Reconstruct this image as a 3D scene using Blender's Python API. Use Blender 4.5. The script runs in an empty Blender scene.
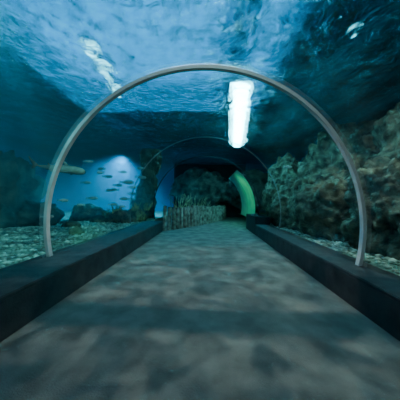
import bpy, bmesh, math, random
from mathutils import Vector, noise, Matrix
random.seed(7)
C=bpy.context.scene.collection

# ---------- helpers ----------
def mk(name, verts, faces, mat=None, smooth=False, parent=None):
    me=bpy.data.meshes.new(name); me.from_pydata([tuple(v) for v in verts],[],faces); me.update()
    ob=bpy.data.objects.new(name,me); C.objects.link(ob)
    if mat: me.materials.append(mat)
    if smooth:
        for p in me.polygons: p.use_smooth=True
    if parent: ob.parent=parent
    return ob
def box(name,x0,x1,y0,y1,z0,z1,mat,bev=0,parent=None,shear=0):
    bm=bmesh.new(); bmesh.ops.create_cube(bm,size=1)
    for v in bm.verts:
        v.co=Vector((x0+(v.co.x+.5)*(x1-x0)+shear*(v.co.y+.5),y0+(v.co.y+.5)*(y1-y0),z0+(v.co.z+.5)*(z1-z0)))
    if bev: bmesh.ops.bevel(bm,geom=bm.edges[:],offset=bev,segments=3,affect='EDGES')
    me=bpy.data.meshes.new(name); bm.to_mesh(me); bm.free(); me.materials.append(mat)
    ob=bpy.data.objects.new(name,me); C.objects.link(ob)
    if parent: ob.parent=parent
    return ob
def newmat(name):
    m=bpy.data.materials.new(name); m.use_nodes=True; nt=m.node_tree; nt.nodes.clear()
    out=nt.nodes.new('ShaderNodeOutputMaterial'); return m,nt,out
def noisy(name,c1,c2,scale=3,rough=.8,bump=.3,bscale=20,detail=6,spec=.3,metal=0,voronoi=False,lo=.35,hi=.65,dist=.05):
    m,nt,out=newmat(name); N=nt.nodes; L=nt.links
    b=N.new('ShaderNodeBsdfPrincipled'); L.new(b.outputs[0],out.inputs[0])
    tc=N.new('ShaderNodeTexCoord')
    n=N.new('ShaderNodeTexNoise'); n.inputs['Scale'].default_value=scale; n.inputs['Detail'].default_value=detail
    L.new(tc.outputs['Object'],n.inputs['Vector'])
    r=N.new('ShaderNodeValToRGB'); r.color_ramp.elements[0].position=lo; r.color_ramp.elements[1].position=hi
    r.color_ramp.elements[0].color=(*c1,1); r.color_ramp.elements[1].color=(*c2,1)
    L.new(n.outputs[0],r.inputs[0]); L.new(r.outputs[0],b.inputs['Base Color'])
    b.inputs['Roughness'].default_value=rough; b.inputs['Metallic'].default_value=metal
    b.inputs['Specular IOR Level'].default_value=spec
    if bump:
        if voronoi:
            n2=N.new('ShaderNodeTexVoronoi'); n2.inputs['Scale'].default_value=bscale
        else:
            n2=N.new('ShaderNodeTexNoise'); n2.inputs['Scale'].default_value=bscale; n2.inputs['Detail'].default_value=8
        L.new(tc.outputs['Object'],n2.inputs['Vector'])
        bp=N.new('ShaderNodeBump'); bp.inputs['Strength'].default_value=bump; bp.inputs['Distance'].default_value=dist
        L.new(n2.outputs[0],bp.inputs['Height']); L.new(bp.outputs[0],b.inputs['Normal'])
    return m

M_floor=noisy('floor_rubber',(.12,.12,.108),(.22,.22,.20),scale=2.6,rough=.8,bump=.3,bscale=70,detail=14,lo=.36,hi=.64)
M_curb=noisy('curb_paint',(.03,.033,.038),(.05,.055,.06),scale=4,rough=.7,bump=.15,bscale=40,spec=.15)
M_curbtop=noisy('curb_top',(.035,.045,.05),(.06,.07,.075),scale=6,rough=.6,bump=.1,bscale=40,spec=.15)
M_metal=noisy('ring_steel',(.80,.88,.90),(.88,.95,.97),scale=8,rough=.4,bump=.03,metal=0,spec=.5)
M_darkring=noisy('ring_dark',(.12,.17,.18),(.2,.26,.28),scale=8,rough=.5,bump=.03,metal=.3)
M_rock=noisy('reef_rock',(.008,.014,.012),(.17,.185,.13),scale=3.6,rough=.9,bump=1,bscale=4.5,detail=12,dist=.18)
M_rockdark=noisy('reef_rock_dark',(.010,.026,.026),(.08,.11,.09),scale=2,rough=.9,bump=.9,bscale=5,detail=10,dist=.1)
M_gravel=noisy('gravel',(.08,.17,.14),(.28,.42,.34),scale=9,rough=.9,bump=1,bscale=22,voronoi=True)
M_pebble=noisy('pebbles',(.07,.13,.10),(.65,.8,.7),scale=5,rough=.8,bump=0,lo=.3,hi=.7)
M_blue=noisy('tank_wall_blue',(.01,.22,.44),(.02,.30,.56),scale=.6,rough=.9,bump=.0,spec=0)
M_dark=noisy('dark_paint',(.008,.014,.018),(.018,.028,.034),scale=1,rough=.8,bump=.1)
M_roof=noisy('roof_dark',(.005,.015,.020),(.012,.034,.044),scale=1,rough=.8,bump=.1)
M_wood=noisy('palisade_wood',(.10,.09,.07),(.36,.34,.28),scale=5,rough=.8,bump=.6,bscale=12)
M_vault=noisy('plaster',(.35,.5,.4),(.5,.65,.5),scale=2,rough=.7,bump=.1)
M_shark=noisy('shark_skin',(.08,.10,.09),(.24,.26,.22),scale=3,rough=.6,bump=.05)
M_fish=noisy('fish_scales',(.25,.35,.38),(.5,.6,.62),scale=8,rough=.4,bump=.05)
M_coral=noisy('coral',(.12,.2,.12),(.4,.45,.22),scale=8,rough=.8,bump=.3)
M_teal=noisy('beam_teal',(.03,.08,.10),(.08,.18,.22),2,.5)

def emis(name,col,s):
    m,nt,out=newmat(name); e=nt.nodes.new('ShaderNodeEmission'); e.inputs[0].default_value=(*col,1); e.inputs[1].default_value=s
    nt.links.new(e.outputs[0],out.inputs[0]); return m
def acrylic():
    m,nt,out=newmat('acrylic'); N=nt.nodes;L=nt.links
    t=N.new('ShaderNodeBsdfTransparent'); t.inputs[0].default_value=(.84,.97,.99,1)
    g=N.new('ShaderNodeBsdfGlossy'); g.inputs['Roughness'].default_value=.09; g.inputs[0].default_value=(.9,1,1,1)
    f=N.new('ShaderNodeFresnel'); f.inputs[0].default_value=1.3
    mu=N.new('ShaderNodeMath'); mu.operation='MULTIPLY'; mu.inputs[1].default_value=.7
    mn=N.new('ShaderNodeMath'); mn.operation='MINIMUM'; mn.inputs[1].default_value=.2
    L.new(f.outputs[0],mu.inputs[0]); L.new(mu.outputs[0],mn.inputs[0])
    x=N.new('ShaderNodeMixShader'); L.new(mn.outputs[0],x.inputs[0]); L.new(t.outputs[0],x.inputs[1]); L.new(g.outputs[0],x.inputs[2])
    L.new(x.outputs[0],out.inputs[0]); return m
M_acr=acrylic()
def water():
    m,nt,out=newmat('water_surface'); N=nt.nodes;L=nt.links
    tc=N.new('ShaderNodeTexCoord')
    n=N.new('ShaderNodeTexNoise'); n.inputs['Scale'].default_value=3.0; n.inputs['Detail'].default_value=8; n.inputs['Roughness'].default_value=.6; n.inputs['Distortion'].default_value=1.4
    L.new(tc.outputs['Object'],n.inputs['Vector'])
    bp=N.new('ShaderNodeBump'); bp.inputs['Strength'].default_value=1; bp.inputs['Distance'].default_value=1.1
    L.new(n.outputs[0],bp.inputs['Height'])
    def refr(rough):
        rf=N.new('ShaderNodeBsdfRefraction'); rf.inputs['IOR'].default_value=1.25; rf.inputs['Roughness'].default_value=rough; rf.inputs[0].default_value=(.33,.93,1,1)
        L.new(bp.outputs[0],rf.inputs['Normal']); return rf
    ra=refr(.03); rb=refr(.4)
    xr=N.new('ShaderNodeMixShader'); xr.inputs[0].default_value=.16; L.new(ra.outputs[0],xr.inputs[1]); L.new(rb.outputs[0],xr.inputs[2])
    g=N.new('ShaderNodeBsdfGlossy'); g.inputs['Roughness'].default_value=.06; g.inputs[0].default_value=(.45,.85,.95,1); L.new(bp.outputs[0],g.inputs['Normal'])
    lw=N.new('ShaderNodeLayerWeight'); lw.inputs['Blend'].default_value=.5; L.new(bp.outputs[0],lw.inputs['Normal'])
    r=N.new('ShaderNodeMapRange'); r.inputs[1].default_value=.2; r.inputs[2].default_value=.7; r.inputs[3].default_value=.05; r.inputs[4].default_value=.92
    L.new(lw.outputs['Facing'],r.inputs[0])
    x=N.new('ShaderNodeMixShader'); L.new(r.outputs[0],x.inputs[0]); L.new(xr.outputs[0],x.inputs[1]); L.new(g.outputs[0],x.inputs[2])
    L.new(x.outputs[0],out.inputs[0]); return m
M_water=water()

# ---------- room shell ----------
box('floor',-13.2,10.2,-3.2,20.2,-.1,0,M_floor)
CX=-.13; R=2.72; ZS=1.06
CT=.47
def curb(name,x0,x1,y0,y1):
    e=bpy.data.objects.new(name,None); C.objects.link(e)
    box('body',x0,x1,y0,y1,0,CT-.04,M_curb,.01,e)
    box('cap',x0,x1,y0,y1,CT-.04,CT,M_curbtop,.012,e)
    return e
curb('curb_wall',-2.95,-2.1,-3,9.3)
curb('curb_wall',2.1,2.75,-3,8.9)
def bed(name,x0,x1,y0,y1,z,amp,mat,nx=60,ny=80,flip=False):
    vs=[];fs=[]
    for j in range(ny+1):
        for i in range(nx+1):
            x=x0+(x1-x0)*i/nx;y=y0+(y1-y0)*j/ny
            vs.append((x,y,z+amp*noise.fractal(Vector((x*.7,y*.7,z)),1,2,4)))
    for j in range(ny):
        for i in range(nx):
            a=j*(nx+1)+i; f=(a,a+1,a+nx+2,a+nx+1); fs.append(f[::-1] if flip else f)
    return mk(name,vs,fs,mat,True)
bed('gravel_bed',-12.95,-2.96,-2.95,19.9,.36,.1,M_gravel)
bed('gravel_bed',2.76,9.95,-2.95,19.9,.36,.1,M_gravel)
def pebbles(name,n,xr,yr):
    bm=bmesh.new()
    for k in range(n):
        x=random.uniform(*xr);y=random.uniform(*yr)
        z=.36+.1*noise.fractal(Vector((x*.7,y*.7,.36)),1,2,4)
        s=random.uniform(.02,.06)*(1.5 if random.random()<.1 else 1)
        r=bmesh.ops.create_icosphere(bm,subdivisions=1,radius=s)
        rot=Matrix.Rotation(random.random()*6,3,'Z')
        sc=Vector((random.uniform(.8,1.3),random.uniform(.8,1.3),random.uniform(.5,.8)))
        for v in r['verts']:
            v.co=rot@Vector((v.co.x*sc.x,v.co.y*sc.y,v.co.z*sc.z))+Vector((x,y,z+s*.25))
    me=bpy.data.meshes.new(name); bm.to_mesh(me); bm.free(); me.materials.append(M_pebble)
    for p in me.polygons:p.use_smooth=True
    ob=bpy.data.objects.new(name,me); C.objects.link(ob)
pebbles('pebble_scatter',2600,(-7,-3.05),(1,9.5))
pebbles('pebble_scatter',1300,(2.85,4.6),(1,9.5))
box('wall_back',-13.2,10.2,20,20.2,-.1,9,M_blue)
box('wall_left',-13.2,-13,-3,20,-.1,9,M_blue)
box('wall_right',10,10.2,-3,20,-.1,9,M_dark)
box('wall_front',-13.2,10.2,-3.2,-3,-.1,9,M_dark)
ZW=4.75
bed('water_surface',-12.95,9.95,-2.95,19.95,ZW,.06,M_water,120,120,True)
def vol():
    m,nt,out=newmat('murky_water'); N=nt.nodes;L=nt.links
    s=N.new('ShaderNodeVolumeScatter'); s.inputs[0].default_value=(.06,.66,1,1); s.inputs['Density'].default_value=.06; s.inputs['Anisotropy'].default_value=.2
    L.new(s.outputs[0],out.inputs['Volume']); return m
box('tank_water',-12.9,-2.98,-2.9,19.85,.6,4.6,vol())

roof=bpy.data.objects.new('ceiling',None); C.objects.link(roof)
ZR=6.6
def rp(n,*a): box(n,*a,ZR,ZR+.2,M_roof,0,roof)
rp('panel_right',2.1,10.2,-3.2,20)
rp('panel_far',-13.2,2.1,9.0,20)
rp('panel_left',-13.2,-5.6,-3.2,9.0)
rp('panel_near',-5.6,2.1,-3.2,1.0)
box('beam_long',.45,1.1,1.0,9.0,ZR-.5,ZR+.2,M_roof,0,roof)
box('beam_short',-1.9,-1.1,1.0,4.0,ZR-.5,ZR+.2,M_roof,0,roof)
for i,(xa,za) in enumerate([(3.4,5.3),(4.6,5.2),(6.0,5.1)]):
    box('trim_%d'%(i+1),xa,xa+.35,0,14,za,za+.3,M_teal,.02,roof)

# ---------- tunnel acrylic and rings ----------
def archpts(r,n=64,cx=CX,z0=None):
    z0=CT if z0 is None else z0
    p=[]
    a0=math.asin((ZS-z0)/r)
    for i in range(n+1):
        a=math.pi+a0-(math.pi+2*a0)*i/n
        p.append((cx+r*math.cos(a),ZS+r*math.sin(a)))
    return p
def vault(name,r,ya,yb,mat,ny=20,frac=(0,1),cx=CX):
    P=archpts(r,cx=cx); n0=int(frac[0]*64);n1=int(frac[1]*64);P=P[n0:n1+1]
    vs=[];fs=[];m=len(P)
    for j in range(ny+1):
        y=ya+(yb-ya)*j/ny
        for (x,z) in P: vs.append((x,y,z))
    for j in range(ny):
        for i in range(m-1):
            a=j*m+i; fs.append((a,a+1,a+m+1,a+m))
    return mk(name,vs,fs,mat,True)
def ring(name,y,w,t,mat,r=R,cx=CX):
    Po=archpts(r+.0,cx=cx);Pi=archpts(r-t,cx=cx)
    n=len(Po);vs=[];fs=[]
    for yy in (y-w/2,y+w/2):
        for p in Po: vs.append((p[0],yy,p[1]))
        for p in Pi: vs.append((p[0],yy,p[1]))
    for i in range(n-1):
        fs+= [(i,i+1,n+i+1,n+i),(2*n+i,3*n+i,3*n+i+1,2*n+i+1),(i,2*n+i,2*n+i+1,i+1),(n+i,n+i+1,3*n+i+1,3*n+i)]
    fs+=[(0,n,3*n,2*n),(n-1,3*n-1,4*n-1,2*n-1)]
    return mk(name,vs,fs,mat)
vault('acrylic_tunnel',R+.01,-2.9,10.2,M_acr)
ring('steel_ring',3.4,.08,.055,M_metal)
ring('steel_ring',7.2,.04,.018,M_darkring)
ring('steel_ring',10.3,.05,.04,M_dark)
vault('green_vault',R,11.05,15.5,M_vault,frac=(.70,1))
box('wall_tunnel_end',-3.2,3.4,18.5,18.7,0,5,M_dark)
box('wall_passage_right',2.1,2.75,8.95,11,0,.8,M_dark)

def palisade():
    bm=bmesh.new()
    A=Vector((-2.05,9.5,0));B=Vector((1.4,16.5,0));n=28
    for i in range(n+1):
        t=i/n; p=A.lerp(B,t)+Vector((.4*math.sin(t*math.pi),0,0)); h=1.16-.1*t+random.uniform(-.07,.07)
        r=.105
        g=bmesh.ops.create_cone(bm,segments=9,radius1=r,radius2=r*.85,depth=h,cap_ends=True)
        for v in g['verts']: v.co+=p+Vector((0,0,h/2))
    me=bpy.data.meshes.new('palisade_fence'); bm.to_mesh(me);bm.free();me.materials.append(M_wood)
    C.objects.link(bpy.data.objects.new('palisade_fence',me))
palisade()

# ---------- rocks ----------
def rock(name,parts,mat,sub=5,seed=0):
    bm=bmesh.new()
    for k,(c,s,amp) in enumerate(parts):
        g=bmesh.ops.create_icosphere(bm,subdivisions=sub,radius=1)
        off=Vector((seed*13.1+k*7.7,k*3.3,seed))
        for v in g['verts']:
            d=v.co.copy()
            q=Vector((d.x*s[0],d.y*s[1],d.z*s[2]))
            f=noise.fractal(q*1.3+off,.8,2.1,7)
            cell=noise.voronoi(q*1.1+off)[0][0]
            ridge=abs(noise.noise(q*3.0+off))
            p=Vector(c)+q*(1+amp*(f*.55-.55*(cell-.35)+.25*ridge))
            p.z=min(p.z,4.55)
            v.co=p
    me=bpy.data.meshes.new(name);bm.to_mesh(me);bm.free();me.materials.append(mat)
    for p in me.polygons:p.use_smooth=True
    ob=bpy.data.objects.new(name,me);C.objects.link(ob);return ob
rock('reef_rock_wall',[((4.5,3.0,1.0),(1.0,1.3,1.4),.5),((4.5,4.8,1.2),(1.1,1.3,1.5),.5),((4.1,6.9,1.1),(1.0,1.3,1.4),.5),
   ((3.9,9.2,1.1),(.9,1.4,1.35),.5),((6.4,5.4,2.2),(1.4,2.4,2.8),.4),((5.7,8.6,2.0),(1.5,2,2.8),.4),((6.4,2.2,1.9),(1.3,1.9,2.6),.4),((4.3,11.8,1.8),(1.0,1.6,2.2),.4)],M_rock,6,1)
rock('reef_rock_cliff',[((-8.3,6.0,1.4),(1.4,2.0,2.2),.5),((-10.6,9.5,1.6),(1.5,2,2.2),.5),((-7.6,8.4,.6),(1.1,1.1,.8),.6),((-7.4,3.4,1.5),(1.5,1.6,2.6),.5)],M_rockdark,5,2)
rock('rock_pillar',[((-3.9,12.0,1.0),(.7,.7,1.2),.6),((-3.7,12.2,2.6),(.5,.5,1.3),.6),((-3.5,12.2,3.8),(.6,.6,.75),.6)],M_rockdark,5,3)
rock('reef_boulder',[((-4.3,9.6,.5),(.6,.5,.45),.6),((-3.6,10.2,.55),(.5,.5,.5),.6),((-5.2,9.4,.45),(.5,.4,.3),.6),((-6.2,10.2,.6),(.8,.6,.6),.6),((-5.2,7.4,.4),(.35,.3,.22),.6),((-4.2,6.3,.4),(.22,.2,.15),.6)],M_rock,5,4)
rock('reef_backdrop',[((-.6,17,2.4),(2.6,.8,1.7),.3),((3.6,17,2.4),(2.4,1,1.7),.3)],M_rockdark,5,5)

def coral(name,base,n,h,seed):
    rnd=random.Random(seed); bm=bmesh.new()
    for i in range(n):
        a=rnd.random()*6.28; tilt=rnd.uniform(.1,.7); L=h*rnd.uniform(.5,1)
        d=Vector((math.cos(a)*math.sin(tilt),math.sin(a)*math.sin(tilt),math.cos(tilt)))
        p=Vector(base)+Vector((rnd.uniform(-.15,.15),rnd.uniform(-.1,.1),0))
        for s in range(3):
            g=bmesh.ops.create_cone(bm,segments=6,radius1=.035*(1-.25*s),radius2=.035*(1-.25*(s+1)),depth=L/3,cap_ends=True)
            M=d.to_track_quat('Z','Y').to_matrix()
            for v in g['verts']: v.co=M@v.co+p+d*(L/6)
            p=p+d*(L/3); d=(d+Vector((rnd.uniform(-.4,.4),rnd.uniform(-.4,.4),.1))).normalized()
    me=bpy.data.meshes.new(name);bm.to_mesh(me);bm.free();me.materials.append(M_coral)
    C.objects.link(bpy.data.objects.new(name,me))
for i,(x,y,z,h) in enumerate([(-4.3,9.3,.8,.5),(-3.6,9.8,.9,.5),(-4.8,9.2,.6,.5),(-3.3,10.6,.9,.5),(-3.2,9.4,.5,.5),(-1.9,11.6,0,2.2),(-1.3,12.8,0,2.2),(-.6,14.2,0,2.1)]):
    coral('branching_coral',(x,y,z),18,h,i)

# ---------- fish ----------
def fish(name,loc,length,yaw,mat,shark=False,pitch=0):
    bm=bmesh.new(); ns=22; nr=14
    rings=[]
    for i in range(ns+1):
        t=i/ns
        if shark: r=max(.085*max(0,math.sin(math.pi*min(1,(t+.02))**.62))**.8+.006,.009)
        else: r=.15*max(0,math.sin(math.pi*t**.7))**.8+.012
        zc=.0+ (.01*math.sin(t*6) if shark else 0)
        yc=.03*math.sin(t*5) 
        w=.85 if shark else .45
        ring=[bm.verts.new(((.5-t),yc+r*w*math.cos(a),zc+r*math.sin(a))) for a in [2*math.pi*k/nr for k in range(nr)]]
        rings.append(ring)
    for i in range(ns):
        for k in range(nr):
            bm.faces.new((rings[i][k],rings[i][(k+1)%nr],rings[i+1][(k+1)%nr],rings[i+1][k]))
    bm.faces.new(rings[0]);bm.faces.new(rings[-1][::-1])
    yt=.03*math.sin(5)
    def fin(pts,th=.006):
        a=[bm.verts.new((p[0],p[1]-th,p[2])) for p in pts]; b=[bm.verts.new((p[0],p[1]+th,p[2])) for p in pts]
        bm.faces.new(a);bm.faces.new(b[::-1])
        for k in range(len(pts)): bm.faces.new((a[k],b[k],b[(k+1)%len(pts)],a[(k+1)%len(pts)]))
    if shark:
        fin([(.16,0,.07),(.06,0,.17),(.03,0,.165),(.05,0,.07)])
        fin([(-.22,.02,.03),(-.28,.02,.08),(-.30,.02,.075),(-.28,.02,.02)])
        fin([(-.24,.02,-.03),(-.30,.02,-.06),(-.3,.02,-.015)])
        fin([(-.44,yt,.01),(-.5,yt,.05),(-.64,yt-.02,.17),(-.66,yt-.02,.15),(-.56,yt,0),(-.58,yt,-.08),(-.55,yt,-.08),(-.47,yt,-.01)])
        for s in (-1,1):
            fin([(.26,s*.05,-.03),(.12,s*.2,-.09),(.09,s*.2,-.09),(.16,s*.05,-.03)])
            fin([(-.08,s*.03,-.05),(-.14,s*.08,-.09),(-.16,s*.08,-.09),(-.14,s*.03,-.04)])
    else:
        fin([(.2,0,.11),(.05,0,.2),(-.25,0,.12),(-.3,0,.05)])
        fin([(.05,0,-.12),(-.08,0,-.19),(-.28,0,-.06)])
        fin([(-.44,yt,.01),(-.64,yt,.16),(-.58,yt,0),(-.64,yt,-.16),(-.44,yt,-.01)])
        for s in (-1,1): fin([(.2,s*.06,-.02),(.08,s*.12,-.07),(.1,s*.06,-.05)])
    bmesh.ops.recalc_face_normals(bm,faces=bm.faces[:])
    me=bpy.data.meshes.new(name);bm.to_mesh(me);bm.free();me.materials.append(mat)
    for p in me.polygons:p.use_smooth=True
    ob=bpy.data.objects.new(name,me);C.objects.link(ob)
    ob.location=loc;ob.scale=(length,)*3;ob.rotation_euler=(0,pitch,yaw)
    return ob
fish('shark',(-4.7,6.2,2.42),1.5,.1,M_shark,True,.12)
for (x,y,z,l,a) in [(-3.9,9.5,2.3,.6,.2),(-4.3,9.0,1.9,.4,2.9),(-3.4,10,2.6,.5,.5),(-4.9,8,3.0,.35,.3),(-3.6,8.5,1.5,.4,3.3),
    (-3.3,8.6,2.0,.35,.3),(-4.2,7.6,2.5,.35,2.8),(-3.3,7.5,1.2,.3,.4),(-5.6,9.5,1.5,.5,.1),(-3.3,9.6,3.0,.4,2.9),(-4.6,9.0,2.5,.4,.2),(-4.9,9.8,1.9,.45,3.0),(-3.9,8.1,1.25,.35,.1),
    (-3.3,4.0,1.1,.22,.4),(-3.6,5.5,1.3,.25,2.9),(-5.2,7.0,1.4,.35,.2),(3.2,8.2,2.9,.35,.3),(-4.0,9.2,2.75,.35,.1),(-4.4,9.6,2.15,.4,.3),(-5.1,9.3,2.9,.4,2.9),(-3.5,9.1,1.75,.35,.2),(-5.5,8.8,2.2,.4,.2)]:
    fish('reef_fish',(x,y,z),l,a,M_fish)

# ---------- lights ----------
w=bpy.data.worlds.new('world'); bpy.context.scene.world=w; w.use_nodes=True
bg=w.node_tree.nodes['Background']; bg.inputs[0].default_value=(.002,.37,.78,1); bg.inputs[1].default_value=2.7
def gobo(l,scale,lo,hi,smin,smax):
    l.use_nodes=True; nt=l.node_tree;N=nt.nodes;L=nt.links
    e=[n for n in N if n.type=='EMISSION'][0]
    tc=N.new('ShaderNodeTexCoord')
    n=N.new('ShaderNodeTexNoise'); n.inputs['Scale'].default_value=scale;n.inputs['Detail'].default_value=3;n.inputs['Distortion'].default_value=1.2
    L.new(tc.outputs['Normal'],n.inputs['Vector'])
    r=N.new('ShaderNodeMapRange'); r.inputs[1].default_value=lo;r.inputs[2].default_value=hi;r.inputs[3].default_value=smin;r.inputs[4].default_value=smax
    L.new(n.outputs[0],r.inputs[0]); L.new(r.outputs[0],e.inputs['Strength'])
def lamp(name,kind,loc,tgt,en,col,gb=None,**k):
    l=bpy.data.lights.new(name,kind); l.energy=en;l.color=col
    for a,b in k.items(): setattr(l,a,b)
    if gb: gobo(l,*gb)
    o=bpy.data.objects.new(name,l);C.objects.link(o);o.location=loc
    o.rotation_euler=(Vector(tgt)-Vector(loc)).to_track_quat('-Z','Y').to_euler()
    return o
def panel(name,x0,x1,y0,y1,z,mat,shear=0):
    e=bpy.data.objects.new(name,None);C.objects.link(e)
    box('tube',x0,x1,y0,y1,z,z+.03,mat,0,e,shear); box('housing',x0-.05,x1+.05,y0-.05,y1+.05,z+.031,z+.2,M_dark,.01,e,shear)
E1=emis('lamp_white',(.45,.9,1),120)
E2=emis('lamp_white2',(.4,.9,1),12)
panel('ceiling_lamp',.74,1.18,6.2,12.6,5.1,E1,.8)
panel('ceiling_lamp',-2.9,-2.78,4.5,4.8,5.1,E2)
panel('ceiling_lamp',-2.95,-2.8,5.2,5.6,5.1,E2)
panel('ceiling_lamp',-3.1,-3.0,6.1,6.6,5.1,E2)
panel('ceiling_lamp',2.85,2.89,4.1,4.18,5.0,E2)
lamp('overhead_fill','SPOT',(-.2,3.6,4.6),(0,3.2,0),250,(1,1,.86),(12,.38,.62,.3,1.7),spot_size=2.3,spot_blend=1,shadow_soft_size=.02)  # added lamp, not a fixture; its gobo throws ripple light on the walkway
lamp('overhead_fill','SPOT',(0,.2,4.6),(0,4.5,1.8),150,(.85,1,.93),None,spot_size=2.0,spot_blend=1,shadow_soft_size=.1)  # added fill near the camera, brightens the front ring and floor
lamp('fence_spot','SPOT',(-.3,8.4,3.6),(-.6,12,.6),45,(.85,1,.9),None,spot_size=1.2,spot_blend=1,shadow_soft_size=.05)
lamp('gravel_fill','SPOT',(-3.3,2.4,4.66),(-4.8,6.5,.3),560,(.22,.9,.95),(7,.35,.65,.3,1.6),spot_size=2.0,spot_blend=1,shadow_soft_size=.05)  # added light kept out of frame, illuminates the left gravel
lamp('rock_fill','SPOT',(3.0,4.5,4.6),(4.6,5.5,.3),290,(.8,1,.85),(6,.38,.62,.1,1.7),spot_size=2.5,spot_blend=1,shadow_soft_size=.05)  # added light just under the water surface to lift the right rocks
lamp('blue_spot','SPOT',(-5.9,13.5,4.4),(-6.5,13.6,1.0),6000,(.01,.52,1),None,spot_size=2.6,spot_blend=1,shadow_soft_size=.3)
lamp('green_spot','SPOT',(.3,11.6,2.6),(2.6,12.6,1.2),140,(.04,1,.4),None,spot_size=1.9,spot_blend=.8,shadow_soft_size=.05)

# ---------- camera ----------
cam=bpy.data.cameras.new('camera');cam.lens=18;cam.sensor_width=36;cam.clip_start=.05
co=bpy.data.objects.new('camera',cam);C.objects.link(co)
co.matrix_world=Matrix.Translation((0,0,1.5))@Matrix.Rotation(math.radians(2.3),4,'Z')@Matrix.Rotation(math.radians(90),4,'X')@Matrix.Rotation(math.radians(1.0),4,'Z')
bpy.context.scene.camera=co
